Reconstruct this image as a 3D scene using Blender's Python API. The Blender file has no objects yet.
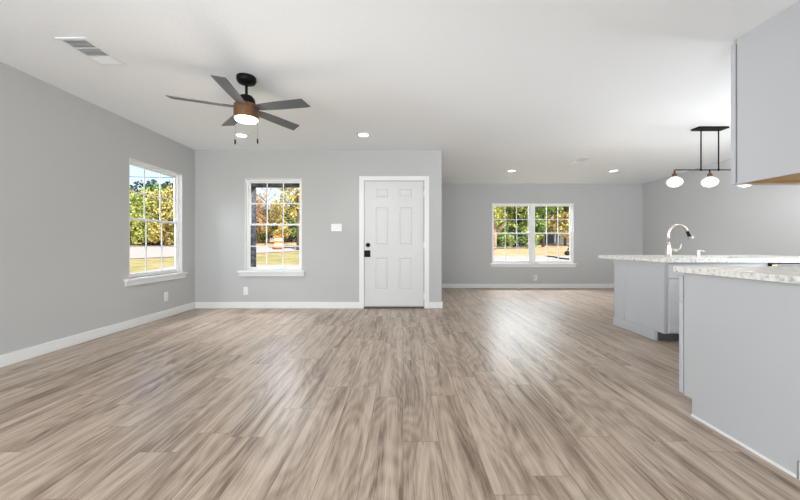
import bpy, bmesh, math, random
from mathutils import Vector, Matrix, Euler
random.seed(7)
R = math.radians
PI = math.pi
scn = bpy.context.scene
C = scn.collection

# ---------------------------------------------------------------- camera, world, sun, lamps, exposure
cam_d = bpy.data.cameras.new('camera'); cam = bpy.data.objects.new('camera', cam_d); C.objects.link(cam)
cam.location = (0, 0, 1.0); cam.rotation_euler = (R(90), 0, 0)
cam_d.sensor_width = 36; cam_d.lens = 340 / 800 * 36
cam_d.shift_x = -3 / 800; cam_d.shift_y = -5 / 800
cam_d.clip_start = 0.05; cam_d.clip_end = 400
scn.camera = cam

world = bpy.data.worlds.new('sky'); scn.world = world; world.use_nodes = True
wn = world.node_tree; wn.nodes.clear()
wo = wn.nodes.new('ShaderNodeOutputWorld'); wb = wn.nodes.new('ShaderNodeBackground')
tc = wn.nodes.new('ShaderNodeTexCoord'); sx = wn.nodes.new('ShaderNodeSeparateXYZ'); rp = wn.nodes.new('ShaderNodeValToRGB')
wn.links.new(tc.outputs['Generated'], sx.inputs[0]); wn.links.new(sx.outputs['Z'], rp.inputs[0])
rp.color_ramp.elements[0].position = 0.0; rp.color_ramp.elements[0].color = (0.84, 0.91, 0.98, 1)
rp.color_ramp.elements[1].position = 0.6; rp.color_ramp.elements[1].color = (0.13, 0.19, 0.30, 1)
e = rp.color_ramp.elements.new(0.22); e.color = (0.42, 0.66, 0.96, 1)
wn.links.new(rp.outputs[0], wb.inputs[0]); wn.links.new(wb.outputs[0], wo.inputs[0])
wb.inputs[1].default_value = 1.15

def lamp(name, typ, loc, energy, rot=(0, 0, 0), color=(1, 1, 1), size=None, size_y=None, **kw):
    d = bpy.data.lights.new(name, typ); d.energy = energy; d.color = color
    if typ == 'AREA':
        d.shape = 'RECTANGLE'; d.size = size; d.size_y = size_y or size
    for k, v in kw.items(): setattr(d, k, v)
    o = bpy.data.objects.new(name, d); C.objects.link(o); o.location = loc; o.rotation_euler = rot
    return o
lamp('sun', 'SUN', (5, -10, 20), 5.2, (R(48), 0, R(28)), (1, 0.94, 0.84), angle=0.01)
# added fill lamps out of view: rear, left side, bounce and kitchen
CW = (0.905, 0.958, 1.0)
lamp('rear_fill', 'AREA', (-0.6, -2.6, 1.35), 148, (R(90), 0, R(9)), CW, 4.2, 2.0)  # added fill behind the camera; the rear wall has no opening
lamp('side_fill', 'AREA', (-3.2, -0.9, 1.5), 74, (R(96), 0, R(-70)), CW, 3.0, 1.6)  # added fill from the left; the wall has no window here
lamp('bounce_fill', 'AREA', (0.3, -1.9, 0.5), 17, (R(134), 0, 0), CW, 4.4, 1.2, spread=R(90))  # added lamp that lifts the ceiling
lamp('bounce_fill', 'AREA', (-3.0, 1.2, 1.4), 9, (R(92), 0, R(-62)), CW, 0.8, 1.2, spread=R(44))  # added lamp for the island end panel and right wall
lamp('bounce_fill', 'AREA', (4.5, 2.6, 1.15), 29, (R(128), 0, R(38)), CW, 1.1, 1.1)  # added lamp that lifts the far ceiling
lamp('kitchen_fill', 'AREA', (4.4, 2.6, 1.75), 18, (R(104), 0, R(-55)), CW, 0.9, 0.9, spread=R(130))  # added fill aimed at the right wall, no fixture
# lamps added outside above view, strengthening daylight through the three windows
lamp('window_fill', 'AREA', (-4.35, 4.61, 2.62), 75, (0, R(-58), 0), CW, 0.6, 1.0)
lamp('window_fill', 'AREA', (-2.05, 6.6, 2.62), 75, (R(-58), 0, 0), CW, 1.0, 0.6)
lamp('window_fill', 'AREA', (3.02, 9.2, 2.66), 245, (R(-58), 0, 0), CW, 2.0, 0.8)
scn.view_settings.view_transform = 'Standard'; scn.view_settings.look = 'None'
scn.view_settings.gamma = 1.0; scn.view_settings.use_curve_mapping = False
scn.view_settings.exposure = 0.52

# ---------------------------------------------------------------- materials
def mat(name, color, rough=0.5, metal=0.0, emit=None, estr=0.0, bump=None, spec=0.5):
    m = bpy.data.materials.new(name); m.use_nodes = True
    b = m.node_tree.nodes['Principled BSDF']
    b.inputs['Base Color'].default_value = (*color, 1); b.inputs['Roughness'].default_value = rough
    b.inputs['Metallic'].default_value = metal; b.inputs['Specular IOR Level'].default_value = spec
    if emit:
        b.inputs['Emission Color'].default_value = (*emit, 1); b.inputs['Emission Strength'].default_value = estr
    if bump:
        nt = m.node_tree
        n = nt.nodes.new('ShaderNodeTexNoise'); n.inputs['Scale'].default_value = bump[0]; n.inputs['Detail'].default_value = 4
        g = nt.nodes.new('ShaderNodeNewGeometry'); nt.links.new(g.outputs['Position'], n.inputs['Vector'])
        bp = nt.nodes.new('ShaderNodeBump'); bp.inputs['Strength'].default_value = bump[1]; bp.inputs['Distance'].default_value = bump[2]
        nt.links.new(n.outputs['Fac'], bp.inputs['Height']); nt.links.new(bp.outputs[0], b.inputs['Normal'])
    return m
def noisy(name, cols, scale, rough=0.8, detail=6, bump=0.0, stretch=(1, 1, 1), bdist=0.02):
    m = mat(name, cols[0][1], rough); nt = m.node_tree; b = nt.nodes['Principled BSDF']
    g = nt.nodes.new('ShaderNodeNewGeometry'); mp = nt.nodes.new('ShaderNodeMapping'); mp.inputs['Scale'].default_value = stretch
    n = nt.nodes.new('ShaderNodeTexNoise'); n.inputs['Scale'].default_value = scale; n.inputs['Detail'].default_value = detail
    n.inputs['Roughness'].default_value = 0.65
    r = nt.nodes.new('ShaderNodeValToRGB')
    while len(r.color_ramp.elements) < len(cols): r.color_ramp.elements.new(0.5)
    for i, (p, c) in enumerate(cols):
        r.color_ramp.elements[i].position = p; r.color_ramp.elements[i].color = (*c, 1)
    nt.links.new(g.outputs['Position'], mp.inputs[0]); nt.links.new(mp.outputs[0], n.inputs['Vector'])
    nt.links.new(n.outputs['Fac'], r.inputs[0]); nt.links.new(r.outputs[0], b.inputs['Base Color'])
    if bump:
        bp = nt.nodes.new('ShaderNodeBump'); bp.inputs['Strength'].default_value = bump; bp.inputs['Distance'].default_value = bdist
        nt.links.new(n.outputs['Fac'], bp.inputs['Height']); nt.links.new(bp.outputs[0], b.inputs['Normal'])
    return m
def leafmat(name, cols):
    m = mat(name, cols[0], 0.6); nt = m.node_tree; b = nt.nodes['Principled BSDF']
    g = nt.nodes.new('ShaderNodeNewGeometry'); r = nt.nodes.new('ShaderNodeValToRGB')
    n = nt.nodes.new('ShaderNodeTexNoise'); n.inputs['Scale'].default_value = 0.9
    nt.links.new(g.outputs['Position'], n.inputs['Vector'])
    mx = nt.nodes.new('ShaderNodeMath'); mx.operation = 'MULTIPLY_ADD'; mx.inputs[1].default_value = 0.45
    m2 = nt.nodes.new('ShaderNodeMath'); m2.operation = 'MULTIPLY_ADD'; m2.inputs[1].default_value = 1.1; m2.inputs[2].default_value = -0.27
    nt.links.new(n.outputs['Fac'], m2.inputs[0])
    nt.links.new(g.outputs['Random Per Island'], mx.inputs[0]); nt.links.new(m2.outputs[0], mx.inputs[2])
    k = len(cols)
    while len(r.color_ramp.elements) < k: r.color_ramp.elements.new(0.5)
    for i, c in enumerate(cols):
        r.color_ramp.elements[i].position = i / (k - 1); r.color_ramp.elements[i].color = (*c, 1)
    nt.links.new(mx.outputs[0], r.inputs[0]); nt.links.new(r.outputs[0], b.inputs['Base Color'])
    b.inputs['Transmission Weight'].default_value = 0.0
    return m

WALL_G = mat('grey wall paint', (0.502, 0.505, 0.500), 0.85, bump=(90, 0.12, 0.004), spec=0.25)
CEIL_W = mat('white ceiling paint', (0.87, 0.885, 0.90), 0.9, bump=(38, 0.22, 0.006), spec=0.2)
TRIM = mat('white trim paint', (0.78, 0.78, 0.77), 0.42)
VINYL = mat('white vinyl', (0.86, 0.86, 0.85), 0.4)
DOORP = mat('white door paint', (0.645, 0.65, 0.645), 0.45)
CAB = mat('light grey cabinet paint', (0.485, 0.493, 0.507), 0.42)
CABGAP = mat('cabinet shadow gap', (0.10, 0.10, 0.105), 0.7)  # dark colour for shade in the door gaps, shared by the toe kick
BLACK = mat('black metal', (0.004, 0.004, 0.0045), 0.5, spec=0.15)
BLACKG = mat('black appliance enamel', (0.01, 0.01, 0.011), 0.25)
BRONZE = mat('glow tinted dark bronze', (0.15, 0.075, 0.032), 0.38, 0.35)  # base colour pushed to orange to carry the bulbs' warm glow
BLADE = mat('grey fan blade', (0.075, 0.08, 0.09), 0.36, bump=(60, 0.05, 0.002))
BRASS = mat('aged brass', (0.16, 0.09, 0.05), 0.35, 0.8)
NICKEL = mat('brushed nickel', (0.70, 0.62, 0.57), 0.28, 1.0)
STEEL = mat('stainless steel', (0.45, 0.45, 0.46), 0.3, 1.0)
PLASTIC = mat('white plastic', (0.83, 0.83, 0.82), 0.35)
DARKSLOT = mat('dark slot', (0.03, 0.03, 0.03), 0.6)
VENT_D = mat('vent interior', (0.10, 0.10, 0.098), 0.7)
LENS = mat('lamp lens', (0.9, 0.9, 0.88), 0.4, emit=(1, 0.98, 0.94), estr=3.0)
FANLENS = mat('warm lamp lens', (0.9, 0.85, 0.75), 0.4, emit=(1, 0.90, 0.74), estr=3.2)
GLOBE = mat('frosted globe', (0.68, 0.66, 0.62), 0.2, emit=(1, 0.93, 0.86), estr=0.36)
THRESH = mat('dark threshold', (0.09, 0.06, 0.045), 0.5)
LABELY = mat('yellow label', (0.75, 0.62, 0.15), 0.6)
PLY = noisy('raw plywood', [(0.3, (0.42, 0.22, 0.07)), (0.7, (0.62, 0.38, 0.15))], 3.0, 0.6, stretch=(2, 14, 14))
GRANITE = noisy('speckled light stone', [(0.30, (0.22, 0.21, 0.20)), (0.42, (0.60, 0.59, 0.56)), (0.55, (0.76, 0.75, 0.71)), (0.8, (0.84, 0.83, 0.80))], 42, 0.36, 8)
BRICKM = noisy('dark brick', [(0.4, (0.035, 0.035, 0.04)), (0.6, (0.16, 0.16, 0.17))], 7, 0.9, bump=0.6, stretch=(1, 1, 3))
SIDING = mat('pale siding', (0.55, 0.53, 0.5), 0.8)
ROOFM = mat('roof shingle', (0.08, 0.075, 0.07), 0.9)
LAWN = noisy('autumn lawn', [(0.3, (0.22, 0.24, 0.06)), (0.5, (0.44, 0.37, 0.15)), (0.7, (0.60, 0.45, 0.23))], 1.6, 0.95, 9, bump=0.3)
DRYG = noisy('dry leaf litter', [(0.3, (0.42, 0.25, 0.12)), (0.5, (0.66, 0.42, 0.22)), (0.7, (0.78, 0.58, 0.36))], 1.3, 0.95, 9, bump=0.3)
CONC = noisy('pale concrete', [(0.3, (0.47, 0.42, 0.39)), (0.7, (0.58, 0.52, 0.48))], 2.0, 0.9)
BARK = noisy('bark', [(0.3, (0.07, 0.045, 0.03)), (0.7, (0.2, 0.14, 0.10))], 6, 0.95, bump=0.6)
BARKP = noisy('pale bark', [(0.3, (0.36, 0.24, 0.17)), (0.7, (0.55, 0.40, 0.30))], 6, 0.95, bump=0.4)
L_YEL = leafmat('yellow leaves', [(0.12, 0.13, 0.04), (0.42, 0.38, 0.11), (0.68, 0.56, 0.18), (0.80, 0.64, 0.28)])
L_GRN = leafmat('green leaves', [(0.015, 0.05, 0.02), (0.08, 0.18, 0.05), (0.30, 0.44, 0.10), (0.60, 0.64, 0.18)])
L_DRK = leafmat('dark evergreen leaves', [(0.012, 0.03, 0.018), (0.03, 0.07, 0.035), (0.10, 0.15, 0.06)])
L_MIX = leafmat('mixed yellow green leaves', [(0.03, 0.07, 0.02), (0.24, 0.32, 0.07), (0.58, 0.60, 0.15), (0.80, 0.72, 0.26)])
L_PNK = leafmat('russet leaves', [(0.30, 0.20, 0.08), (0.62, 0.38, 0.20), (0.78, 0.56, 0.34), (0.70, 0.62, 0.16)])
ORANGE = mat('orange drum plastic', (0.95, 0.26, 0.03), 0.5)
WHITER = mat('reflective white band', (0.85, 0.84, 0.80), 0.4)
RUBBER = mat('black rubber', (0.02, 0.02, 0.02), 0.7)
HOUSEG = mat('blue grey siding', (0.12, 0.14, 0.17), 0.8)
POSTW = mat('white post', (0.75, 0.76, 0.78), 0.6)

GLASS = bpy.data.materials.new('window glass'); GLASS.use_nodes = True
nt = GLASS.node_tree; nt.nodes.clear()
o_ = nt.nodes.new('ShaderNodeOutputMaterial'); mx = nt.nodes.new('ShaderNodeMixShader')
t_ = nt.nodes.new('ShaderNodeBsdfTransparent'); g_ = nt.nodes.new('ShaderNodeBsdfGlossy'); g_.inputs['Roughness'].default_value = 0.02
fr = nt.nodes.new('ShaderNodeFresnel'); fr.inputs['IOR'].default_value = 1.12
nt.links.new(fr.outputs[0], mx.inputs[0]); nt.links.new(t_.outputs[0], mx.inputs[1]); nt.links.new(g_.outputs[0], mx.inputs[2])
nt.links.new(mx.outputs[0], o_.inputs[0])

def floor_material():
    m = mat('wood plank floor', (0.4, 0.3, 0.25), 0.36); nt = m.node_tree; N = nt.nodes; L = nt.links; b = N['Principled BSDF']
    g = N.new('ShaderNodeNewGeometry'); s = N.new('ShaderNodeSeparateXYZ'); L.new(g.outputs['Position'], s.inputs[0])
    rw = N.new('ShaderNodeMath'); rw.operation = 'DIVIDE'; rw.inputs[1].default_value = 0.182; L.new(s.outputs['X'], rw.inputs[0])
    fl = N.new('ShaderNodeMath'); fl.operation = 'FLOOR'; L.new(rw.outputs[0], fl.inputs[0])
    wnz = N.new('ShaderNodeTexWhiteNoise'); wnz.noise_dimensions = '1D'; L.new(fl.outputs[0], wnz.inputs['W'])
    sh = N.new('ShaderNodeMath'); sh.operation = 'MULTIPLY_ADD'; sh.inputs[1].default_value = 1.22; L.new(wnz.outputs['Value'], sh.inputs[0]); L.new(s.outputs['Y'], sh.inputs[2])
    cv = N.new('ShaderNodeCombineXYZ'); L.new(sh.outputs[0], cv.inputs['X']); L.new(s.outputs['X'], cv.inputs['Y'])
    br = N.new('ShaderNodeTexBrick'); br.offset = 0.0; br.offset_frequency = 1; br.squash = 1
    br.inputs['Scale'].default_value = 1; br.inputs['Brick Width'].default_value = 1.22; br.inputs['Row Height'].default_value = 0.182
    br.inputs['Mortar Size'].default_value = 0.0013; br.inputs['Mortar Smooth'].default_value = 0.2
    br.inputs['Color1'].default_value = (0, 0, 0, 1); br.inputs['Color2'].default_value = (1, 1, 1, 1); br.inputs['Mortar'].default_value = (0.5, 0.5, 0.5, 1)
    L.new(cv.outputs[0], br.inputs['Vector'])
    # grain coordinates, shifted per plank
    mul = N.new('ShaderNodeVectorMath'); mul.operation = 'MULTIPLY'; mul.inputs[1].default_value = (5.3, 17.1, 9.7); L.new(br.outputs['Color'], mul.inputs[0])
    add = N.new('ShaderNodeVectorMath'); add.operation = 'ADD'; L.new(g.outputs['Position'], add.inputs[0]); L.new(mul.outputs[0], add.inputs[1])
    mp = N.new('ShaderNodeMapping'); mp.inputs['Scale'].default_value = (13, 0.85, 1); L.new(add.outputs[0], mp.inputs[0])
    n1 = N.new('ShaderNodeTexNoise'); n1.inputs['Scale'].default_value = 1.0; n1.inputs['Detail'].default_value = 9; n1.inputs['Roughness'].default_value = 0.74; n1.inputs['Distortion'].default_value = 0.25
    L.new(mp.outputs[0], n1.inputs['Vector'])
    mp2 = N.new('ShaderNodeMapping'); mp2.inputs['Scale'].default_value = (6.5, 1.1, 1); L.new(add.outputs[0], mp2.inputs[0])
    n2 = N.new('ShaderNodeTexNoise'); n2.inputs['Scale'].default_value = 0.8; n2.inputs['Detail'].default_value = 0.3; L.new(mp2.outputs[0], n2.inputs['Vector'])
    rings = N.new('ShaderNodeMath'); rings.operation = 'MULTIPLY'; rings.inputs[1].default_value = 95.0; L.new(n2.outputs['Fac'], rings.inputs[0])
    sn = N.new('ShaderNodeMath'); sn.operation = 'SINE'; L.new(rings.outputs[0], sn.inputs[0])
    mp3 = N.new('ShaderNodeMapping'); mp3.inputs['Scale'].default_value = (170, 5, 1); L.new(add.outputs[0], mp3.inputs[0])
    n3 = N.new('ShaderNodeTexNoise'); n3.inputs['Scale'].default_value = 1.0; n3.inputs['Detail'].default_value = 3; L.new(mp3.outputs[0], n3.inputs['Vector'])
    a1 = N.new('ShaderNodeMath'); a1.operation = 'MULTIPLY_ADD'; a1.inputs[1].default_value = 0.032; L.new(sn.outputs[0], a1.inputs[0]); L.new(n1.outputs['Fac'], a1.inputs[2])
    a2 = N.new('ShaderNodeMath'); a2.operation = 'MULTIPLY_ADD'; a2.inputs[1].default_value = 0.30; L.new(n3.outputs['Fac'], a2.inputs[0]); L.new(a1.outputs[0], a2.inputs[2])
    bsep = N.new('ShaderNodeSeparateColor'); L.new(br.outputs['Color'], bsep.inputs[0])
    a3 = N.new('ShaderNodeMath'); a3.operation = 'MULTIPLY_ADD'; a3.inputs[1].default_value = 0.06; L.new(bsep.outputs[0], a3.inputs[0]); L.new(a2.outputs[0], a3.inputs[2])
    r = N.new('ShaderNodeValToRGB'); cr = r.color_ramp
    cr.elements[0].position = 0.50; cr.elements[0].color = (0.135, 0.092, 0.065, 1)
    cr.elements[1].position = 0.88; cr.elements[1].color = (0.52, 0.425, 0.342, 1)
    e = cr.elements.new(0.63); e.color = (0.305, 0.230, 0.173, 1)
    e = cr.elements.new(0.74); e.color = (0.43, 0.342, 0.268, 1)
    L.new(a3.outputs[0], r.inputs[0])
    mm = N.new('ShaderNodeMixRGB'); mm.blend_type = 'MIX'; L.new(br.outputs['Fac'], mm.inputs['Fac']); L.new(r.outputs[0], mm.inputs['Color1']); mm.inputs['Color2'].default_value = (0.13, 0.095, 0.07, 1)
    L.new(mm.outputs[0], b.inputs['Base Color'])
    rr = N.new('ShaderNodeMapRange'); rr.inputs[1].default_value = 0.3; rr.inputs[2].default_value = 0.8; rr.inputs[3].default_value = 0.37; rr.inputs[4].default_value = 0.29
    L.new(n1.outputs['Fac'], rr.inputs[0]); L.new(rr.outputs[0], b.inputs['Roughness'])
    bp = N.new('ShaderNodeBump'); bp.inputs['Strength'].default_value = 0.10; bp.inputs['Distance'].default_value = 0.003
    L.new(n3.outputs['Fac'], bp.inputs['Height']); L.new(bp.outputs[0], b.inputs['Normal'])
    return m
FLOOR = floor_material()

# ---------------------------------------------------------------- mesh helpers
def obj(name, bm, m, parent=None, bevel=0.0, smooth=False, kind=None, label=None, loc=None):
    me = bpy.data.meshes.new(name); bmesh.ops.recalc_face_normals(bm, faces=bm.faces) if smooth is not None else None
    bm.to_mesh(me); bm.free()
    o = bpy.data.objects.new(name, me); C.objects.link(o)
    ms = m if isinstance(m, (list, tuple)) else [m]
    for x in ms: me.materials.append(x)
    if smooth:
        for p in me.polygons: p.use_smooth = True
    if bevel:
        md = o.modifiers.new('bevel', 'BEVEL'); md.width = bevel; md.segments = 2; md.limit_method = 'ANGLE'; md.angle_limit = R(40)
    if parent: o.parent = parent
    if kind: o['kind'] = kind
    if label: o['label'] = label
    if loc: o.location = loc
    return o
def thing(name, label, cat, loc=(0, 0, 0), rot=(0, 0, 0), group=None):
    o = bpy.data.objects.new(name, None); C.objects.link(o); o.location = loc; o.rotation_euler = rot
    o.empty_display_size = 0.1; o['label'] = label; o['category'] = cat
    if group: o['group'] = group
    return o
def tag(o, label, cat, group=None):
    o['label'] = label; o['category'] = cat
    if group: o['group'] = group
    return o
def bx(bm, x0, x1, y0, y1, z0, z1, mi=0):
    v = [bm.verts.new((x, y, z)) for z in (z0, z1) for y in (y0, y1) for x in (x0, x1)]
    fs = [bm.faces.new([v[i] for i in q]) for q in ((0, 2, 3, 1), (4, 5, 7, 6), (0, 1, 5, 4), (2, 6, 7, 3), (0, 4, 6, 2), (1, 3, 7, 5))]
    for f in fs: f.material_index = mi
    return v
def box(*a):
    bm = bmesh.new(); bx(bm, *a); return bm
def boxes(lst):
    bm = bmesh.new()
    for a in lst: bx(bm, *a)
    return bm
def lathe(bm, prof, seg=32, c=(0, 0, 0), axis='z', cap=True):
    rings = []
    for r, z in prof:
        ring = []
        for i in range(seg):
            a = 2 * PI * i / seg; u, w = r * math.cos(a), r * math.sin(a)
            p = (u, w, z) if axis == 'z' else ((u, z, w) if axis == 'y' else (z, u, w))
            ring.append(bm.verts.new((p[0] + c[0], p[1] + c[1], p[2] + c[2])))
        rings.append(ring)
    for a, b in zip(rings, rings[1:]):
        for i in range(seg): bm.faces.new((a[i], a[(i + 1) % seg], b[(i + 1) % seg], b[i]))
    if cap:
        bm.faces.new(rings[0]); bm.faces.new(rings[-1])
    return bm
def tube(bm, pts, rad, seg=10, cap=True):
    pts = [Vector(p) for p in pts]; rs = rad if isinstance(rad, (list, tuple)) else [rad] * len(pts)
    rings = []; up = None
    for i, p in enumerate(pts):
        t = (pts[min(i + 1, len(pts) - 1)] - pts[max(i - 1, 0)]).normalized()
        if up is None:
            up = t.orthogonal().normalized()
        else:
            up = (up - t * up.dot(t)).normalized()
        s = t.cross(up)
        rings.append([bm.verts.new(p + (up * math.cos(2 * PI * k / seg) + s * math.sin(2 * PI * k / seg)) * rs[i]) for k in range(seg)])
    for a, b in zip(rings, rings[1:]):
        for k in range(seg): bm.faces.new((a[k], a[(k + 1) % seg], b[(k + 1) % seg], b[k]))
    if cap: bm.faces.new(rings[0]); bm.faces.new(rings[-1])
    return bm

# ---------------------------------------------------------------- dimensions
XL, XR, YF, YB, XE = -3.29, 5.57, 5.37, 7.91, 0.61
YR = -3.2; H = 2.498; HB = 2.42
# openings: x0, x1, z0, z1
WF = (-2.497, -1.597, 0.596, 2.050)
WB = (2.070, 3.970, 0.575, 1.970)
WL = (4.085, 5.070, 0.596, 2.050)     # along y
DR = (-0.632, 0.352, 0.0, 2.032)       # rough opening of entry door

# ---------------------------------------------------------------- setting
fb = bmesh.new(); bx(fb, XL - .1, XR + .1, YR - .1, YF + .12, -.12, 0); bx(fb, XE - .12, XR + .1, YF + .12, YB + .1, -.12, 0)
obj('floor', fb, FLOOR, kind='structure')

cb = bmesh.new()
def quad(bm, *ps): bm.faces.new([bm.verts.new(p) for p in ps])
T = H + .1
quad(cb, (XL, YR, H), (XL, YF, H), (XE, YF, H), (XE, YR, H))
bl = (2.4, 4.38, H)
quad(cb, (XE, YR, H), (XE, YF, H), bl, (XR, 4.38, H), (XR, YR, H))
quad(cb, (XE, YF, H), (XE, YB, HB), bl)
quad(cb, bl, (XE, YB, HB), (XR, YB, HB), (XR, 4.38, H))
bx(cb, XL - .1, XR + .1, YR - .1, YF + .1, T, T + .05); bx(cb, XE - .1, XR + .1, YF + .1, YB + .1, T, T + .05)
bmesh.ops.remove_doubles(cb, verts=cb.verts, dist=1e-5)
obj('ceiling', cb, CEIL_W, kind='structure')
rb = bmesh.new(); bx(rb, XL - .35, XR + .5, YR - .5, YF + .55, T + .06, T + .2); bx(rb, XE - .5, XR + .5, YF + .55, YB + .5, T + .06, T + .2)
obj('roof', rb, ROOFM, kind='structure')

def wall_x(name, x0, x1, y0, y1, holes, m, z0=-.12, z1=T, kind='structure'):
    bm = bmesh.new(); cur = x0
    for (a, b, c, d) in holes:
        bx(bm, cur, a, y0, y1, z0, z1); 
        if c > z0: bx(bm, a, b, y0, y1, z0, c)
        bx(bm, a, b, y0, y1, d, z1); cur = b
    bx(bm, cur, x1, y0, y1, z0, z1)
    return obj(name, bm, m, kind=kind)
wall_x('wall_front', XL - .1, XE, YF, YF + .12, [WF, (DR[0], DR[1], -.02, DR[3])], WALL_G)
wall_x('wall_back', XE - .12, XR + .1, YB, YB + .11, [WB], WALL_G)
lb = bmesh.new()
bx(lb, XL - .11, XL, YR - .1, WL[0], -.12, T); bx(lb, XL - .11, XL, WL[1], YF, -.12, T)
bx(lb, XL - .11, XL, WL[0], WL[1], -.12, WL[2]); bx(lb, XL - .11, XL, WL[0], WL[1], WL[3], T)
obj('wall_left', lb, WALL_G, kind='structure')
obj('wall_right', box(XR, XR + .1, YR - .1, YB, -.12, T), WALL_G, kind='structure')
obj('wall_rear', box(XL, XR, YR - .1, YR, -.12, T), WALL_G, kind='structure')
obj('wall_entry', box(XE - .12, XE, YF + .12, YB, -.12, T), WALL_G, kind='structure')
# dark brick veneer outside the front wall
wall_x('wall_exterior', XL - .1, XE - .12, YF + .121, YF + .30, [(WF[0] + .05, WF[1] - .02, WF[2] + .02, WF[3] - .095), (DR[0], DR[1], -.02, DR[3])], BRICKM, z0=-.2)
# half wall behind the near base cabinet
obj('wall_kitchen', box(1.714, 3.3, 1.33, 1.452, 0, .831), WALL_G, kind='structure')
kb = box(1.684, 3.3, 1.318, 1.448, 0, .075)
obj('baseboard_kitchen', kb, TRIM, kind='structure', bevel=.003)

BH, BT = .10, .014
def baseboard(name, segs):
    bm = bmesh.new()
    for s in segs: bx(bm, *s, 0, BH)
    obj(name, bm, TRIM, kind='structure', bevel=.004)
baseboard('baseboard_left', [(XL, XL + BT, YR, YF)])
baseboard('baseboard_front', [(XL + BT, -.692, YF - BT, YF), (.414, XE + BT, YF - BT, YF), (XE, XE + BT, YF, YB - BT)])
baseboard('baseboard_back', [(XE, XR, YB - BT, YB)])
baseboard('baseboard_right', [(XR - BT, XR, YR, YB - BT)])

# ---------------------------------------------------------------- windows
def window(name, loc, rotz, w, h, units=1, stool=(.10, .05)):
    r = bpy.data.objects.new(name, None); C.objects.link(r); r.location = loc; r.rotation_euler = (0, 0, rotz); r['kind'] = 'structure'
    # jamb lining
    D = .098
    obj('window_jamb', boxes([(0, .008, 0, D, 0, h), (w - .008, w, 0, D, 0, h), (.008, w - .008, 0, D, h - .008, h)]), TRIM, r)
    # stool and apron
    obj('window_sill', box(-stool[0], w + stool[1], -.045, D, -.03, 0), TRIM, r, bevel=.005)
    obj('window_apron', box(-stool[0] + .015, w + stool[1] - .015, -.022, 0, -.088, -.03), TRIM, r, bevel=.004)
    uw = (w - .016 - (units - 1) * .06) / units; half = h * .5
    for u in range(units):
        x0 = .008 + u * (uw + .06); x1 = x0 + uw; f = .026
        obj('window_frame', boxes([(x0, x0 + f, .045, D, 0, h - .008), (x1 - f, x1, .045, D, 0, h - .008),
              (x0 + f, x1 - f, .045, D, h - .008 - f, h - .008), (x0 + f, x1 - f, .045, D, 0, f)]), VINYL, r, bevel=.002)
        for nm, z0, z1, y0, y1 in (('upper_sash', half - .012, h - .008 - f, .074, .092), ('lower_sash', f, half + .018, .052, .070)):
            a, b = x0 + f, x1 - f; s = .026
            bm = boxes([(a, a + s, y0, y1, z0, z1), (b - s, b, y0, y1, z0, z1), (a + s, b - s, y0, y1, z1 - s, z1), (a + s, b - s, y0, y1, z0, z0 + s)])
            sash = obj(nm, bm, VINYL, r, bevel=.002)
            ga, gb, gz0, gz1 = a + s, b - s, z0 + s, z1 - s; ym = (y0 + y1) / 2
            mb = bmesh.new()
            for k in (1, 2): 
                xx = ga + (gb - ga) * k / 3; bx(mb, xx - .008, xx + .008, ym - .005, ym + .005, gz0, gz1)
            zz = (gz0 + gz1) / 2; bx(mb, ga, gb, ym - .0048, ym + .0048, zz - .008, zz + .008)
            obj('muntin_grid', mb, VINYL, sash)
            gm = bmesh.new(); quad(gm, (ga, ym + .006, gz0), (gb, ym + .006, gz0), (gb, ym + .006, gz1), (ga, ym + .006, gz1))
            obj('glass_pane', gm, GLASS, sash)
        obj('sash_lock', box((x0 + x1) / 2 - .03, (x0 + x1) / 2 + .03, .046, .06, half + .018, half + .03), VINYL, r, bevel=.003)
        if u < units - 1:
            obj('mullion', box(x1, x1 + .06, .03, D, 0, h - .008), VINYL, r, bevel=.002)
    return r
window('window_1', (XL, WL[0], WL[2]), R(90), WL[1] - WL[0], WL[3] - WL[2], 1, (.08, .06))
window('window_2', (WF[0], YF, WF[2]), 0, WF[1] - WF[0], WF[3] - WF[2], 1, (.10, .05))
window('window_3', (WB[0], YB, WB[2]), 0, WB[1] - WB[0], WB[3] - WB[2], 2, (.05, .05))

# ---------------------------------------------------------------- entry door
dr = bpy.data.objects.new('door_1', None); C.objects.link(dr); dr.location = ((DR[0] + DR[1]) / 2, YF, 0); dr['kind'] = 'structure'
hw = (DR[1] - DR[0]) / 2
obj('door_casing', boxes([(-hw - .06, -hw + .018, -.016, 0, 0, DR[3] + .055), (hw - .018, hw + .06, -.016, 0, 0, DR[3] + .055), (-hw + .018, hw - .018, -.016, 0, DR[3] - .018, DR[3] + .055)]), TRIM, dr, bevel=.004)
obj('door_jamb', boxes([(-hw, -hw + .014, 0, .118, 0, DR[3]), (hw - .014, hw, 0, .118, 0, DR[3]), (-hw + .014, hw - .014, 0, .118, DR[3] - .014, DR[3])]), TRIM, dr)
sx0, sx1, sz0, sz1 = -hw + .022, hw - .024, .030, DR[3] - .021
sl = bmesh.new()
cxs = [sx0, -.297, -.100, .065, .262, sx1]; 
px = lambda p: (p - 403) * YF / 340 - dr.location.x
cxs = [sx0, px(375), px(388), px(398.6), px(411.8), sx1]
pz = lambda p: 1 + (245 - p) * YF / 340
czs = [sz0, pz(290.4), pz(257.8), pz(245.4), pz(207.4), pz(197.8), pz(188.8), sz1]
yfr, ybk = .004, .046
gv = [[sl.verts.new((x, yfr, z)) for x in cxs] for z in czs]; panels = []
for j in range(len(czs) - 1):
    for i in range(len(cxs) - 1):
        f = sl.faces.new((gv[j][i], gv[j][i + 1], gv[j + 1][i + 1], gv[j + 1][i]))
        if i in (1, 3) and j in (1, 3, 5): panels.append(f)
gb = [[sl.verts.new((x, ybk, z)) for x in (sx0, sx1)] for z in (sz0, sz1)]
sl.faces.new((gb[0][0], gb[1][0], gb[1][1], gb[0][1]))
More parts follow.
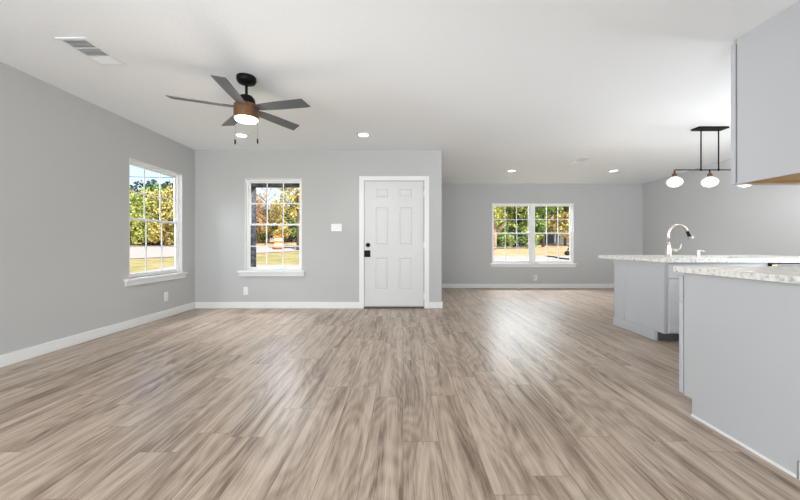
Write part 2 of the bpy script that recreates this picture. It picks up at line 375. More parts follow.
sl.faces.new([gv[0][i] for i in range(6)][::-1] + [gb[0][0], gb[0][1]])
sl.faces.new([gv[-1][i] for i in range(6)] + [gb[1][1], gb[1][0]])
sl.faces.new([gv[j][0] for j in range(8)] + [gb[1][0], gb[0][0]])
sl.faces.new([gv[j][5] for j in range(8)][::-1] + [gb[0][1], gb[1][1]])
sl.normal_update()
for (t, d) in ((.018, -.007), (.012, 0.0), (.018, .005)):
    bmesh.ops.inset_individual(sl, faces=panels, thickness=t, depth=0)
    sgn = 1 if d < 0 else -1
    for f in panels:
        for v in f.verts: v.co.y += -d
slab = obj('door_slab', sl, DOORP, dr, smooth=False)
obj('slab_gap_shade', boxes([(-hw + .014, -hw + .034, .05, .062, .02, DR[3] - .014), (hw - .034, hw - .014, .05, .062, .02, DR[3] - .014), (-hw + .034, hw - .034, .05, .062, DR[3] - .034, DR[3] - .014)]), RUBBER, dr)  # dark strips added behind the slab, standing in for shade in the gap
obj('threshold', box(-hw + .014, hw - .014, -.02, .118, 0, .022), THRESH, dr, bevel=.004)
lx = px(368)
bm = bmesh.new(); lathe(bm, [(.034, .004), (.034, -.012), (.029, -.018), (.029, -.020)], 24, (lx, 0, pz(245)), 'y')
bx(bm, lx - .004, lx + .004, -.034, -.018, pz(245) - .017, pz(245) + .017); obj('deadbolt', bm, BLACK, slab, label='round black deadbolt')
bm = bmesh.new(); kx, kz = px(367), pz(253.7)
bx(bm, kx - .052, kx + .054, -.006, .006, kz - .053, kz + .053)
lathe(bm, [(.016, -.004), (.014, -.03), (.026, -.040), (.031, -.052), (.026, -.064), (.010, -.068)], 20, (kx, 0, kz), 'y'); obj('door_knob', bm, BLACK, slab, bevel=.002, label='black knob on square rosette')
for hz in (pz(193.5), pz(245), pz(296)):
    bm = bmesh.new(); lathe(bm, [(.007, -.05), (.007, .05)], 10, (sx1 + .004, -.004, hz)); bx(bm, sx1 - .001, sx1 + .018, -.0005, .001, hz - .05, hz + .05)
    obj('hinge', bm, NICKEL, dr)

# ---------------------------------------------------------------- wall plates
def outlet(name, label, loc, rotz, plug=False):
    t = thing(name, label, 'outlet', loc, (0, 0, rotz), None)
    obj('cover_plate', box(-.038, .038, -.006, 0, -.062, .062), PLASTIC, t, bevel=.002)
    for s in (-1, 1):
        if plug and s == 1:
            bm = bmesh.new(); lathe(bm, [(.014, -.004), (.030, -.012), (.034, -.03), (.030, -.045), (.012, -.052)], 20, (0, 0, .022), 'y')
            bx(bm, -.014, .014, -.04, -.006, .04, .055)
            obj('plug_in_device', bm, PLASTIC, t, smooth=False, bevel=.001); continue  # rounded plug-in device, holds no lamp
        so = obj('socket', box(-.017, .017, -.009, -.005, s * .028 - .018, s * .028 + .018), PLASTIC, t, bevel=.003)
        obj('slot', boxes([(-.008, -.006, -.0095, -.0085, s * .028, s * .028 + .008), (.006, .008, -.0095, -.0085, s * .028, s * .028 + .008), (-.002, .002, -.0095, -.0085, s * .028 - .011, s * .028 - .007)]), DARKSLOT, so)
    return t
outlet('electrical_outlet', 'white electrical outlet on the left wall, low below the side window', (XL, 4.72, .285), R(90))
outlet('electrical_outlet', 'white electrical outlet on the front wall, low below the single front window', ((246 - 403) * YF / 340, YF, .275), 0)
outlet('electrical_outlet', 'white outlet with a plugged in round device below the double window', ((535.2 - 403) * YB / 340, YB, .235), 0, True)
t = thing('light_switch', 'white three gang light switch on the wall left of the entry door', 'light switch', ((336.5 - 403) * YF / 340, YF, 1 + (245 - 227.5) * YF / 340))
obj('cover_plate', box(-.083, .083, -.006, 0, -.058, .058), PLASTIC, t, bevel=.002)
for k in (-1, 0, 1):
    s = obj('rocker', box(k * .046 - .016, k * .046 + .016, -.011, -.005, -.033, .033), PLASTIC, t, bevel=.002)

# ---------------------------------------------------------------- recessed lights
def ceil_z(x, y):
    if y <= 4.38 or (x < XE): return H
    return None
def recessed(label, x, y, z, tilt=0, watts=10):
    t = thing('recessed_light', label, 'ceiling light', (x, y, z), (tilt, 0, 0), 'recessed ceiling lights')
    bm = bmesh.new(); lathe(bm, [(.068, -.003), (.072, -.010), (.088, -.007), (.094, 0.0), (.068, 0.0)], 36, cap=False); obj('trim_ring', bm, PLASTIC, t, smooth=True)
    bm = bmesh.new(); lathe(bm, [(.070, -.001), (.070, -.006), (.03, -.0075)], 36); obj('lens', bm, LENS, t)
    l = lamp('downlight_lamp', 'SPOT', (x, y, z - .03), watts, (0, 0, 0), (1, .97, .92), spot_size=R(130), spot_blend=.8, shadow_soft_size=.06)
rx = lambda p, y: (p - 403) * y / 340
recessed('round recessed ceiling light beyond the ceiling fan, above the front window', rx(241.5, 4.63), 4.63, H)
recessed('round recessed ceiling light in the living room ceiling near the entry door', rx(363.5, 4.61), 4.61, H)
TILT = -math.atan((H - HB) / (YB - YF)) * .8
recessed('left of the two recessed lights above the double window', rx(511.7, 6.62), 6.62, 2.449, TILT, 5)
recessed('right of the two recessed lights above the double window, near right wall', rx(613.3, 6.62), 6.62, 2.447, TILT, 5)

# ---------------------------------------------------------------- ceiling vents
def vent(label, x, y, z, tilt=0):
    t = thing('ceiling_vent', label, 'air vent', (x, y, z), (tilt, 0, 0), 'ceiling vents')
    W, D = .11, .185
    obj('frame', boxes([(-W, -W + .025, -D, D, -.008, 0), (W - .025, W, -D, D, -.008, 0), (-W + .025, W - .025, -D, -D + .025, -.008, 0), (-W + .025, W - .025, D - .025, D, -.008, 0),
                        (-W + .025, W - .025, -.062, -.050, -.007, 0), (-W + .025, W - .025, .050, .062, -.007, 0)]), PLASTIC, t, bevel=.002)
    obj('backing', box(-W + .02, W - .02, -D + .02, D - .02, -.0015, 0), VENT_D, t)
    for (a, b, dark) in ((-D + .025, -.062, 1), (-.050, .050, 1), (.062, D - .025, 0)):
        bm = bmesh.new(); n = 6
        for k in range(n):
            c = a + (b - a) * (k + .5) / n
            if dark: ps = [(-W + .025, c + .001, -.002), (W - .025, c + .001, -.002), (W - .025, c - .003, -.008), (-W + .025, c - .003, -.008)]
            else: ps = [(-W + .025, c - .007, -.002), (W - .025, c - .007, -.002), (W - .025, c + .007, -.009), (-W + .025, c + .007, -.009)]
            lo = [bm.verts.new(p) for p in ps]; hi = [bm.verts.new((p[0], p[1], p[2] - .0008)) for p in ps]
            bm.faces.new(lo); bm.faces.new(hi[::-1])
            for q in range(4): bm.faces.new((lo[q], hi[q], hi[(q + 1) % 4], lo[(q + 1) % 4]))
        obj('louver_bank', bm, PLASTIC, t)
vent('white ceiling vent with slatted louvers over the left side of the living room', -2.40, 2.635, H)
vent('small white ceiling vent in the dining area ceiling, between two recessed lights', rx(580, 5.88), 5.88, 2.463, TILT)

# ---------------------------------------------------------------- ceiling fan
FX, FY = -1.398, 3.035
fan = thing('ceiling_fan', 'dark five blade ceiling fan with a lit warm drum light, hung from a short downrod', 'ceiling fan', (FX, FY, H))
bm = bmesh.new(); lathe(bm, [(.080, 0), (.083, -.010), (.083, -.032), (.072, -.052), (.040, -.066), (.018, -.070)], 36); obj('canopy', bm, BLACK, fan, smooth=True)
bm = bmesh.new(); lathe(bm, [(.012, -.075), (.012, -.19)], 16); lathe(bm, [(.02, -.165), (.024, -.175), (.024, -.19)], 16); obj('downrod', bm, BLACK, fan)
bm = bmesh.new(); lathe(bm, [(.022, -.160), (.052, -.172), (.070, -.195), (.078, -.235), (.080, -.25)], 40); obj('motor_cover', bm, BLACK, fan, smooth=True)
bm = bmesh.new(); lathe(bm, [(.082, -.245), (.102, -.252), (.105, -.26), (.105, -.372), (.100, -.374), (.100, -.362)], 48, cap=False); hous = obj('motor_housing', bm, BRONZE, fan, smooth=False)
bm = bmesh.new(); lathe(bm, [(.098, -.364), (.098, -.378), (.085, -.392), (.05, -.398), (.01, -.400)], 40); obj('light_lens', bm, FANLENS, fan, smooth=True)
for a in (-12, 60, 132, 204, 276):
    bm = bmesh.new()
    prof = [(.10, -.036, .036), (.16, -.045, .045), (.30, -.054, .054), (.54, -.058, .058), (.64, -.05, .058), (.665, .0, .058)]
    xs = [(r, lo, hi) for r, lo, hi in prof[:-2]]
    up = [(r, hi) for r, lo, hi in xs] + [(.592, .056)]; dn = [(r, lo) for r, lo, hi in xs] + [(.567, -.058)]
    out = dn + up[::-1]
    for z in (-.003, .003): pass
    top = [bm.verts.new((x, y, .003)) for x, y in out]; bot = [bm.verts.new((x, y, -.003)) for x, y in out]
    bm.faces.new(top); bm.faces.new(bot[::-1]); n = len(out)
    for i in range(n): bm.faces.new((top[i], bot[i], bot[(i + 1) % n], top[(i + 1) % n]))
    b = obj('blade', bm, BLADE, fan)
    b.rotation_euler = (Matrix.Rotation(R(a), 3, 'Z') @ Matrix.Rotation(R(-12), 3, 'X')).to_euler(); b.location = (0, 0, -.28)
    bb = bmesh.new(); bx(bb, .085, .19, -.022, .022, .004, .010); obj('blade_bracket', bb, BLACK, b, bevel=.002)
for s, zz in ((-1, -.575), (1, -.57)):
    bm = bmesh.new(); tube(bm, [(s * .108, 0, -.30), (s * .1, 0, -.33), (s * .1, 0, zz + .02)], .0007, 6); ch = obj('pull_chain', bm, BLACK, fan)
    bm = bmesh.new(); lathe(bm, [(.003, .022), (.007, .015), (.007, -.02), (.004, -.024)], 12, (s * .1, 0, zz)); obj('pull_knob', bm, BLACK, ch)
lamp('fan_bulb', 'POINT', (FX, FY, H - .45), 5, color=(1, .86, .66), shadow_soft_size=.08)

# ---------------------------------------------------------------- linear pendant over the island
PX, PY = 3.925, 4.35
pen = thing('pendant_light', 'black linear pendant with three lit frosted globes, hanging over the island', 'pendant light', (PX, PY, H))
obj('canopy', box(-.19, .19, -.065, .065, -.022, .002), BLACK, pen, bevel=.003)
zb = 1 + (245 - 169.9) * PY / 340 - H
for s in (-1, 1):
    bm = bmesh.new(); lathe(bm, [(.0075, -.02), (.0075, zb)], 12, (s * .1125, 0, 0)); lathe(bm, [(.011, zb - .012), (.011, zb + .012)], 12, (s * .1125, 0, 0)); obj('rod', bm, BLACK, pen)
bm = bmesh.new(); tube(bm, [(-.451, 0, zb - .05), (-.451, 0, zb - .012), (-.446, 0, zb - .004), (-.437, 0, zb), (.437, 0, zb), (.446, 0, zb - .004), (.451, 0, zb - .012), (.451, 0, zb - .05)], .0075, 10)
tube(bm, [(0, 0, zb), (0, 0, zb - .05)], .0075, 10); obj('bar', bm, BLACK, pen)
for s in (-1, 0, 1):
    gx = s * .451; zc = zb - .155
    bm = bmesh.new(); prof = [(.028, .068), (.038, .064)] + [(.088 * math.cos(a), .064 * math.sin(a)) for a in [R(v) for v in range(62, -91, -8)]]
    lathe(bm, prof[:-1] + [(.004, -.064)], 36, (gx, 0, zc)); gl = obj('globe_shade', bm, GLOBE, pen, smooth=True)
    bm = bmesh.new(); lathe(bm, [(.010, zb - .03), (.020, zb - .048), (.028, zb - .056), (.030, zb - .088), (.012, zb - .088)], 20, (gx, 0, 0)); obj('lamp_holder', bm, BRASS, pen, smooth=False)
    lamp('globe_bulb', 'POINT', (PX + gx, PY, H + zc - .16), 3.0, color=(1, .9, .8), shadow_soft_size=.06)

# ---------------------------------------------------------------- island
def shaker(bm, x0, x1, z0, z1, y, th=.02, rail=.065, face=-1):
    """door lying in a plane y, frame + recessed panel; face -1 looks toward -y"""
    yo = y + face * th; lo, hi = min(y, yo), max(y, yo); rec = y + face * (th - .009); l2, h2 = min(y, rec), max(y, rec)
    bx(bm, x0, x0 + rail, lo, hi, z0, z1); bx(bm, x1 - rail, x1, lo, hi, z0, z1)
    bx(bm, x0 + rail, x1 - rail, lo, hi, z0, z0 + rail); bx(bm, x0 + rail, x1 - rail, lo, hi, z1 - rail, z1)
    bx(bm, x0 + rail, x1 - rail, l2, h2, z0 + rail, z1 - rail)
IX, IY0, IY1 = 2.656, 3.447, 4.26
CT, CBt = .868, .827
sb = thing('sink_cabinet', 'light grey shaker island sink cabinet with a framed end panel facing the living room', 'cabinet', (IX, IY0, 0))
def L(a): return (a[0] - IX, a[1] - IX, a[2] - IY0, a[3] - IY0, a[4], a[5])
obj('cabinet_box', boxes([L((IX + .012, 3.70, IY0 + .002, IY0 + .022, .10, CBt)), L((IX + .012, 3.70, IY1 - .02, IY1, .0, CBt)), L((3.68, 3.70, IY0 + .022, IY1 - .02, .0, CBt)), L((IX + .012, 3.70, 3.565, 3.585, 0, .10)), L((IX + .012, 3.68, IY0 + .022, IY1 - .02, .10, .118))]), CAB, sb)
ep = bmesh.new()
x0, x1 = IX, IX + .012
bx(ep, *L((x0 + .0, x1, IY0, IY1, .10, CBt))); bx(ep, *L((x0, x1, 3.565, IY1, 0, .10)))
f0 = IX - .012
bx(ep, *L((f0, x0, IY0, IY0 + .10, .10, CBt - .005)))
bx(ep, *L((f0, x0, IY1 - .20, IY1, .0, CBt - .005)))
bx(ep, *L((f0, x0, IY0 + .10, IY1 - .20, .75, CBt - .005)))
bx(ep, *L((f0 - .008, x0, 3.565, IY1 + .008, 0, .105)))
bx(ep, *L((f0 - .014, f0, IY0, IY1 + .008, CBt - .045, CBt - .001)))
obj('end_panel', ep, CAB, sb, bevel=.002)
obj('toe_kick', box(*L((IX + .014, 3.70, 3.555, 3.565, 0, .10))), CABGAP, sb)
dx0, dx1 = IX + .03, 3.58
xm = (dx0 + dx1) / 2
for a, b in ((dx0, xm - .002), (xm + .002, dx1)):
    bm = bmesh.new(); shaker(bm, a - IX, b - IX, .115, .655, 0, .02, .06); d = obj('door', bm, CAB, sb, bevel=.0015)
bm = bmesh.new(); bx(bm, *L((dx0, dx1, IY0 - .02, IY0, .665, .805))); obj('drawer_front', bm, CAB, sb, bevel=.002)

dw = thing('dishwasher', 'black dishwasher under the island countertop, mostly hidden by the near counter', 'dishwasher', (3.705, IY0, 0))
obj('body', box(0, .60, .03, .58, .09, CBt - .01), BLACKG, dw); 
dwd = obj('door', box(.004, .596, -.025, .03, .11, .70), BLACKG, dw, bevel=.004)
obj('handle', boxes([(.06, .54, -.06, -.045, .655, .675), (.07, .09, -.045, -.025, .655, .675), (.51, .53, -.045, -.025, .655, .675)]), BLACKG, dwd, bevel=.003)
obj('control_panel', box(.004, .596, -.03, .03, .704, CBt - .014), BLACKG, dw, bevel=.004)
obj('paper_label', box(.006, .055, -.0312, -.0302, .765, .80), LABELY, dw)
obj('kick_plate', box(.004, .596, .05, .06, 0, .09), BLACKG, dw)
ic = thing('base_cabinet', 'grey base cabinet at the far right end of the island, beside the dishwasher', 'cabinet', (4.31, IY0, 0))
obj('cabinet_box', boxes([(0, .29, .002, .02, .10, CBt), (0, .018, .02, .79, 0, CBt), (.272, .29, .02, .79, 0, CBt), (.018, .272, .79, .81, 0, CBt), (.0, .29, .11, .12, 0, .1)]), CAB, ic)
bm = bmesh.new(); shaker(bm, .01, .28, .115, .80, 0, .02, .06); obj('door', bm, CAB, ic, bevel=.0015)

# countertop with a sink cut-out
SX0, SX1, SY0, SY1 = 2.93, 3.68, 3.50, 3.84
ICX0, ICX1, ICY0, ICY1 = 2.587, 4.66, 3.37, 4.50
bm = bmesh.new()
bx(bm, ICX0, SX0, ICY0, ICY1, CBt, CT); bx(bm, SX1, ICX1, ICY0, ICY1, CBt, CT); bx(bm, SX0, SX1, ICY0, SY0, CBt, CT); bx(bm, SX0, SX1, SY1, ICY1, CBt, CT)
bmesh.ops.remove_doubles(bm, verts=bm.verts, dist=1e-5)
tag(obj('island_countertop', bm, GRANITE), 'speckled light stone countertop of the far island, around the sink', 'countertop')
bm = bmesh.new()
bx(bm, SX0 - .02, SX1 + .02, SY0 - .02, SY0, CBt - .2, CBt); bx(bm, SX0 - .02, SX1 + .02, SY1, SY1 + .02, CBt - .2, CBt)
bx(bm, SX0 - .02, SX0, SY0, SY1, CBt - .2, CBt); bx(bm, SX1, SX1 + .0, SY0, SY1, CBt - .2, CBt) if False else bx(bm, SX1 - .004, SX1, SY0, SY1, CBt - .2, CBt)
bx(bm, SX0, SX1, SY0, SY1, CBt - .2, CBt - .19)
sk = obj('sink', bm, STEEL); tag(sk, 'stainless steel undermount sink set in the island countertop', 'sink')
# faucet
fx, fy = rx(668.3, 3.9), 3.9
fc = thing('faucet', 'brushed nickel gooseneck kitchen faucet standing on the island countertop', 'faucet', (fx, fy, CT), (0, 0, R(0)))
bm = bmesh.new(); lathe(bm, [(.036, 0), (.036, .006), (.031, .014), (.029, .05), (.027, .10), (.023, .13), (.017, .16)], 24); obj('body', bm, NICKEL, fc, smooth=True)
pts = [(0, 0, .14), (0, 0, .24)]
for k in range(0, 11):
    a = PI - k * (PI * .92) / 10; pts.append((.095 + .095 * math.cos(a), -.2 * (.095 + .095 * math.cos(a)), .262 + .095 * math.sin(a)))
bm = bmesh.new(); tube(bm, pts, .0145, 14); obj('gooseneck', bm, NICKEL, fc, smooth=True)
e0, e1 = Vector(pts[-1]), (Vector(pts[-1]) - Vector(pts[-2])).normalized()
bm = bmesh.new(); tube(bm, [e0 - e1 * .005, e0 + e1 * .03, e0 + e1 * .058], [.015, .017, .020], 16); sp = obj('spray_head', bm, BLACK, fc, label='dark collar of the spray head')
bm = bmesh.new(); tube(bm, [e0 + e1 * .058, e0 + e1 * .078, e0 + e1 * .088], [.021, .031, .030], 18); obj('nozzle', bm, STEEL, sp)
bm = bmesh.new(); tube(bm, [(.015, 0, .072), (.05, -.01, .072), (.085, -.015, .072)], [.017, .017, .015], 14); vb = obj('valve_body', bm, NICKEL, fc)
bm = bmesh.new(); tube(bm, [(.080, -.015, .075), (.115, -.02, .09), (.126, -.02, .12), (.130, -.02, .148)], [.008, .007, .0065, .0075], 10); obj('lever', bm, NICKEL, vb, smooth=True)
sd = thing('soap_dispenser', 'small nickel soap dispenser pump right of the faucet on the island', 'soap dispenser', (rx(698, 3.9), 3.9, CT))
bm = bmesh.new(); lathe(bm, [(.024, 0), (.024, .005), (.018, .010), (.018, .052), (.012, .056), (.02, .060), (.02, .070), (.006, .072)], 20); obj('pump', bm, NICKEL, sd)
bm = bmesh.new(); tube(bm, [(.0, 0, .064), (.045, -.01, .064), (.062, -.013, .056)], .005, 10); obj('spout', bm, NICKEL, sd)

# ---------------------------------------------------------------- near counter
BX = 1.692
nb = thing('base_cabinet', 'light grey base cabinet in the right foreground with a plain side panel', 'cabinet', (BX, 1.46, 0))
bm = bmesh.new(); bx(bm, 0, .02, 0, .53, 0, .10); bx(bm, 0, .02, 0, .587, .10, .833); bx(bm, 0, .02, -.14, 0, .076, .833); obj('side_panel', bm, CAB, nb)
obj('cabinet_box', boxes([(.02, 1.5, 0, .02, 0, .833), (.02, 1.5, .52, .53, 0, .10), (.02, 1.5, .567, .587, .10, .833), (1.48, 1.5, .02, .567, 0, .833), (.02, 1.48, .02, .567, .10, .118)]), CAB, nb)
bm = boxes([(-.006, 0, 0, .53, 0, .012)]); obj('shoe_moulding', bm, TRIM, nb)
obj('reveal_shade', box(.010, 1.5, .587, .600, .11, .82), CABGAP, nb)  # dark strip standing in for shade between doors and box
for a, b in ((.002, .46), (.464, .92), (.924, 1.38)):
    bm = bmesh.new(); shaker(bm, a - .004, b, .105, .655, .600, .022, .06, 1); d = obj('door', bm, CAB, nb, bevel=.0015)
    bm = bmesh.new(); bx(bm, a - .004, b, .600, .622, .659, .815); d = obj('drawer_front', bm, CAB, nb, bevel=.0015)
tag(obj('countertop', box(1.672, 3.25, 1.30, 2.105, .834, CT), GRANITE, bevel=.003), 'speckled light stone countertop on the base cabinet in the right foreground', 'countertop')

uc = thing('wall_cabinet', 'light grey upper cabinet hanging from the ceiling at the right edge, raw wood underneath', 'cabinet', (2.424, 1.85, 1.443))
UH = H - 1.443
obj('side_panel', box(0, .018, 0, .617, 0, UH), CAB, uc)
obj('cabinet_box', boxes([(.018, .9, .599, .617, 0, UH), (.018, .9, 0, .018, 0, UH), (.882, .9, .018, .599, 0, UH)]), CAB, uc)
obj('bottom_panel', boxes([(.018, .882, .018, .599, .018, .030), (.018, .882, .580, .599, .0005, .018), (.018, .882, .25, .268, .0005, .018)]), PLY, uc, label='raw plywood underside')
obj('reveal_shade', box(.010, .895, .617, .632, .012, UH - .03), CABGAP, uc)  # shade of the gap behind the doors, put in as a dark strip
for a, b in ((-.004, .447), (.453, .904)):
    bm = bmesh.new(); shaker(bm, a, b, .0, UH - .025, .632, .028, .06, 1); obj('door', bm, CAB, uc, bevel=.0015)

# ---------------------------------------------------------------- outdoors
def gz(y): 
    if y < 8: return -.22
    if y < 30: return -.22 + (y - 8) * .052
    if y < 46: return .924 + (y - 30) * .055
    return 1.8 + (y - 46) * .002
def ground(name, m, poly, dz):
    """poly given as function pair x-left(y), x-right(y) over y rows"""
    ys, xl, xr = poly; bm = bmesh.new(); prev = None
    for y in ys:
        a, b = xl(y), xr(y); row = [bm.verts.new((a + (b - a) * k / 24, y, gz(y) + dz)) for k in range(25)]
        if prev:
            for k in range(24): bm.faces.new((prev[k], prev[k + 1], row[k + 1], row[k]))
        prev = row
    return obj(name, bm, m, kind='structure')
rows = lambda a, b, s=.5: [a + (b - a) * i / max(1, round((b - a) / s)) for i in range(max(1, round((b - a) / s)) + 1)]
ground('ground', LAWN, (rows(-12, 30, 1), lambda y: -90, lambda y: 90), 0)
ground('field', DRYG, (rows(26, 120, 1), lambda y: -150, lambda y: 150), .012)
ground('roadside', DRYG, (rows(19.4, 27), lambda y: 1.0, lambda y: 60), .02)
ground('driveway', CONC, (rows(15.6, 19.4), lambda y: 1.0, lambda y: 60), .024)
near = lambda y: -13.3 + (y - 18) * 5.0 / 4.0
ground('road', CONC, (rows(16, 28), lambda y: -90, lambda y: min(near(y), 0.0 if y < 22.2 else 6.0)), .03)
ground('walkway', CONC, (rows(8.2, 14.6), lambda y: -9.5, lambda y: -3.0), .03)

def foliage(bm, c, rad, n, ls, seed):
    rnd = random.Random(seed)
    for _ in range(n):
        while True:
            p = Vector((rnd.uniform(-1, 1), rnd.uniform(-1, 1), rnd.uniform(-1, 1)))
            if .15 < p.length < 1: break
        p = p * (p.length ** -.45)
        q = Vector((c[0] + p.x * rad[0], c[1] + p.y * rad[1], c[2] + p.z * rad[2]))
        s = ls * rnd.uniform(.6, 1.3)
        e = Euler((rnd.uniform(-1.2, 1.2), rnd.uniform(-1.2, 1.2), rnd.uniform(0, 6.28))).to_matrix()
        vs = [q + e @ Vector(k) * s for k in ((-.5, 0, 0), (0, -.32, .05), (.5, 0, 0), (0, .32, .05))]
        bm.faces.new([bm.verts.new(v) for v in vs])
def tree(label, x, y, h, crown, m, bark=None, n=1800, ls=.2, name='tree', z_low=.3, blobs=26, sparse=False, group=None, trunk_r=.13):
    seed = int(x * 91 + y * 37) & 0xffff; rnd = random.Random(seed); z0 = gz(y)
    t = thing(name, label, 'tree' if name != 'bush' else 'bush', (x, y, z0), group=group)
    bark = bark or BARK
    bm = bmesh.new(); top = h * .85
    tube(bm, [(0, 0, -.15), (.03, 0, top * .3), (-.05, .03, top * .6), (.02, 0, top)], [trunk_r, trunk_r * .8, trunk_r * .5, trunk_r * .12], 8)
    ends = []
    for k in range(7 if not sparse else 16):
        zb_ = h * rnd.uniform(.22, .7); a = rnd.uniform(0, 6.28); l = crown * rnd.uniform(.5, .95)
        p1 = Vector((0, 0, zb_)); p2 = p1 + Vector((math.cos(a) * l * .5, math.sin(a) * l * .5, l * .35)); p3 = p1 + Vector((math.cos(a) * l, math.sin(a) * l, l * .8))
        tube(bm, [p1, p2, p3], [trunk_r * .4, trunk_r * .25, trunk_r * .06], 5); ends.append(p3)
        if sparse:
            for _ in range(4):
                q = p2.lerp(p3, rnd.uniform(0, 1)); tube(bm, [q, q + Vector((rnd.uniform(-.5, .5), rnd.uniform(-.5, .5), rnd.uniform(.2, .7)))], [.014, .004], 4)
    obj('trunk', bm, bark, t, smooth=True)
    bm = bmesh.new(); zl = h * z_low
    for k in range(blobs):
        a = rnd.uniform(0, 6.28); rr = crown * rnd.uniform(.1, .85); f = (k + .5) / blobs; zz = zl + (h - zl) * f
        sh = 1 - .55 * abs(f - .4) * 1.3
        foliage(bm, (math.cos(a) * rr * sh, math.sin(a) * rr * sh, zz), (crown * .36 * sh, crown * .36 * sh, crown * .28), n // blobs, ls, seed + k)
    obj('foliage', bm, m, t)
    return t
def at(pxx, y): return (pxx - 403) / 340 * y
# behind the double window: a dense wall of foliage
tree('yellow green tree outside the double window, at its far left', at(478, 30), 30, 8.5, 2.9, L_MIX, n=5600, ls=.24, z_low=.04)
tree('pale yellow green tree outside the left half of the double window', at(506, 28), 28, 8, 2.2, L_MIX, n=5600, ls=.22, z_low=.04)
tree('green and yellow tree outside behind the middle of the double window', at(530, 31), 31, 8.5, 2.4, L_MIX, n=5600, ls=.24, z_low=.08)
tree('deep green tree outside the right half of the double window', at(543, 27.5), 27.5, 7.5, 1.9, L_GRN, n=5000, ls=.22, z_low=.12)
tree('bright yellow tree outside at the upper right of the double window', at(565, 30), 30, 8.5, 2.2, L_YEL, n=5000, ls=.24, z_low=.13)
tree('dark green tree outside beyond the right edge of the double window', at(588, 29), 29, 8, 2.4, L_GRN, n=4200, ls=.24, z_low=.15)
for pxx, yy in ((470, 40), (485, 45), (500, 41), (514, 46), (530, 40), (545, 45), (560, 41), (592, 40), (625, 42)):
    tree('dark evergreen in the row of trees behind the double window trees', at(pxx, yy), yy, 8.5, 3.4, L_DRK, n=6000, ls=.40, z_low=.02, group='evergreens far behind the double window')
t = tree('tan tree trunk outside, at the lower left of the double window', at(494.5, 24.5), 24.5, 4.6, 1.2, L_MIX, bark=BARKP, n=2200, ls=.2, z_low=.42, trunk_r=.17)
hs = thing('shed', 'low dark blue grey shed with pale posts, outside behind the double window trees', 'shed', (at(551, 34), 34, gz(34)))
obj('wall', box(-2.0, 2.6, 0, 3, -.3, 2.1), HOUSEG, hs)
bm = bmesh.new(); vs = [(-2.2, -.4, 2.05), (2.8, -.4, 2.05), (2.8, 3.4, 2.05), (-2.2, 3.4, 2.05), (-2.2, 1.5, 3.0), (2.8, 1.5, 3.0)]
vv = [bm.verts.new(v) for v in vs]
for q in ((0, 1, 5, 4), (2, 3, 4, 5), (0, 4, 3), (1, 2, 5), (0, 3, 2, 1)): bm.faces.new([vv[i] for i in q])
obj('roof', bm, ROOFM, hs)
for k in (-1.9, .25, 2.5): obj('post', box(k - .06, k + .06, -.35, -.23, -.3, 2.06), POSTW, hs)
bm = bmesh.new(); tube(bm, [(at(546, 18.6), 18.6, gz(18.6) + .06), (at(554, 18.2), 18.2, gz(18.2) + .06), (at(560, 17.4), 17.4, gz(17.4) + .06), (at(568, 16.9), 16.9, gz(16.9) + .06), (at(585, 16.5), 16.5, gz(16.5) + .06)], .035, 8)  # thin dark tube laid along the ground as a streak
tag(obj('streak', bm, RUBBER), 'thin dark streak lying across the pale driveway outside the double window', 'streak')
bm = bmesh.new(); bmesh.ops.create_icosphere(bm, subdivisions=3, radius=.2)
rnd = random.Random(3)
for v in bm.verts: v.co *= rnd.uniform(.9, 1.08); v.co.z *= .75
bx0 = Vector((at(568, 19.6), 19.6, gz(19.6) + .15)); bmesh.ops.translate(bm, verts=bm.verts, vec=bx0)
tube(bm, [bx0 + Vector((0, 0, .18)), bx0 + Vector((.03, 0, .30)), bx0 + Vector((.07, 0, .36))], [.06, .03, .08], 8)
tag(obj('trash_bag', bm, RUBBER, smooth=True), 'black bundle lying at the driveway edge outside the double window', 'bag')

# front window view
tree('golden yellow tree outside at the upper right of the front window', at(298, 24), 24, 7.4, 1.5, L_YEL, n=3600, ls=.2, z_low=.34)
tree('bare sparse tree with thin twigs outside the upper left of the front window', at(262, 30), 31, 7.2, 2.0, L_PNK, n=420, ls=.14, sparse=True, trunk_r=.08)
tree('yellow green bushy tree outside the middle of the front window', at(277, 33), 33, 4.0, 1.5, L_YEL, n=2600, ls=.2, z_low=.2)
tree('russet leaved tree outside the left side of the front window', at(259, 34), 34, 5.0, 1.7, L_PNK, n=2200, ls=.2, z_low=.2)
tree('dark green tree outside the right side of the front window', at(297, 38), 38, 5.2, 1.8, L_GRN, n=1800, ls=.22, z_low=.15)
for pxx in (240, 258, 276, 294, 312):
    tree('low evergreen in the tree line outside the front window', at(pxx, 46), 46, 4.0, 3.0, L_DRK, n=2400, ls=.32, z_low=.0, group='tree line outside the front window')
# construction drum
bt = thing('traffic_drum', 'orange and white striped traffic drum standing outside the front window', 'traffic drum', (at(278.2, 25.2), 25.2, gz(25.2) + .03))
bt.location.z = 1 - (249.5 - 245) * 25.2 / 340
bt.location.z = gz(25.2) + .03
bm = bmesh.new(); lathe(bm, [(.40, 0), (.40, .04), (.33, .06)], 24); obj('rubber_base', bm, RUBBER, bt)
segs = [(.05, .22, ORANGE), (.22, .40, WHITER), (.40, .60, ORANGE), (.60, .78, WHITER), (.78, 1.0, ORANGE)]
bm = bmesh.new()
for i, (a, b, m) in enumerate(segs):
    ra, rb_ = .325 - a * .05, .325 - b * .05
    s0 = len(bm.faces); lathe(bm, [(ra, a), (rb_, b)], 24, cap=False); bm.faces.ensure_lookup_table()
    for f in bm.faces[s0:]: f.material_index = 0 if m is ORANGE else 1
s0 = len(bm.faces); lathe(bm, [(.275, 1.0), (.20, 1.03), (.02, 1.04)], 24)
obj('drum_body', bm, [ORANGE, WHITER], bt)
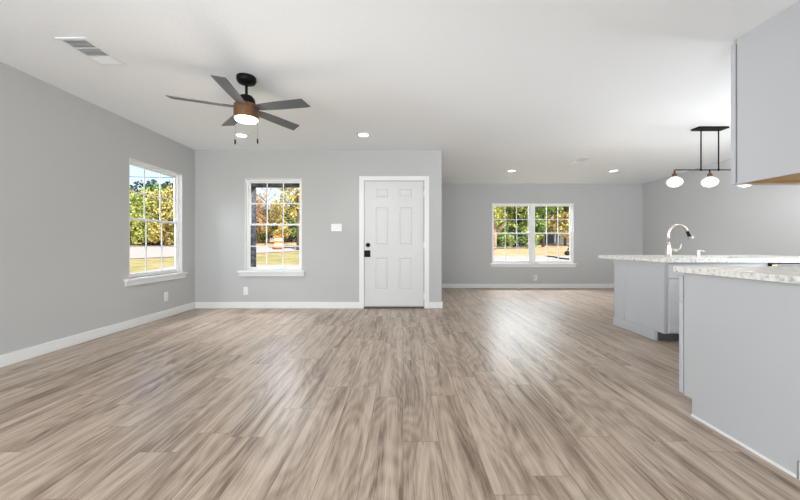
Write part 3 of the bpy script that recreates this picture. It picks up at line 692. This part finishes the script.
obj('lift_handle', boxes([(-.1, .1, -.015, .015, 1.10, 1.13), (-.1, -.07, -.015, .015, 1.03, 1.10), (.07, .1, -.015, .015, 1.03, 1.10)]), ORANGE, bt)

# left window view
for i, (pxx, yy, hh, cr, m, lab, zl) in enumerate((
    (128, 26, 5.2, 2.2, L_MIX, 'yellow green tree outside at the left edge of the side window', .12),
    (141, 24.5, 4.6, 2.0, L_MIX, 'pale yellow green tree outside, left of the middle of the side window', .12),
    (153, 26, 5.2, 2.2, L_GRN, 'green tree outside behind the middle of the side window', .12),
    (166, 25, 4.8, 2.0, L_YEL, 'golden tree outside at the right edge of the side window', .12),
    (176, 27, 5.0, 2.2, L_MIX, 'yellow green tree outside past the right edge of the side window', .12))):
    tree(lab, at(pxx, yy + 5), yy + 5, hh, cr, m, n=2600, ls=.22, z_low=zl)
for pxx in (104, 122, 139, 156, 174, 190):
    tree('dark evergreen in the tree line outside the side window', at(pxx, 38), 38, 6.3, 2.6, L_DRK, n=2200, ls=.34, z_low=.0, group='tree line outside the side window')
for k, (pxx, yy) in enumerate(((486, 26.5), (502, 26.2), (515, 26.6), (528, 26.3))):
    tree('low dark green bush in the row outside the left half of the double window', at(pxx, yy), yy, 1.5, 1.0, (L_DRK, L_GRN)[k % 2], n=1500, ls=.18, name='bush', z_low=.05, blobs=14, group='bushes outside the double window', trunk_r=.05)
for k, (pxx, yy) in enumerate(((96, 33), (112, 32.4), (128, 33), (143, 32.2), (158, 32.8), (173, 32.3))):
    tree('low dark green bush in the row outside the side window', at(pxx, yy), yy, 2.1, 1.9, (L_DRK, L_GRN)[k % 2 if k % 3 else 0], n=1500, ls=.2, name='bush', z_low=.05, blobs=14, group='bushes outside the side window', trunk_r=.05)
for k, (pxx, yy) in enumerate(((248, 36), (262, 35.4), (289, 36), (303, 35.5))):
    tree('low dark green bush in the row outside the front window', at(pxx, yy), yy, 2.0, 1.5, (L_DRK, L_GRN)[k % 2], n=1400, ls=.2, name='bush', z_low=.05, blobs=14, group='bushes outside the front window', trunk_r=.05)
bm = bmesh.new(); tube(bm, [(at(60, 26), 26, 1 + 70.5 * 26 / 340), (at(140, 26), 26, 1 + 68 * 26 / 340), (at(200, 26), 26, 1 + 66.5 * 26 / 340), (at(330, 26), 26, 1 + 66 * 26 / 340)], .022, 6)
tag(obj('power_line', bm, RUBBER), 'thin dark overhead power line crossing the sky outside the side window', 'power line')
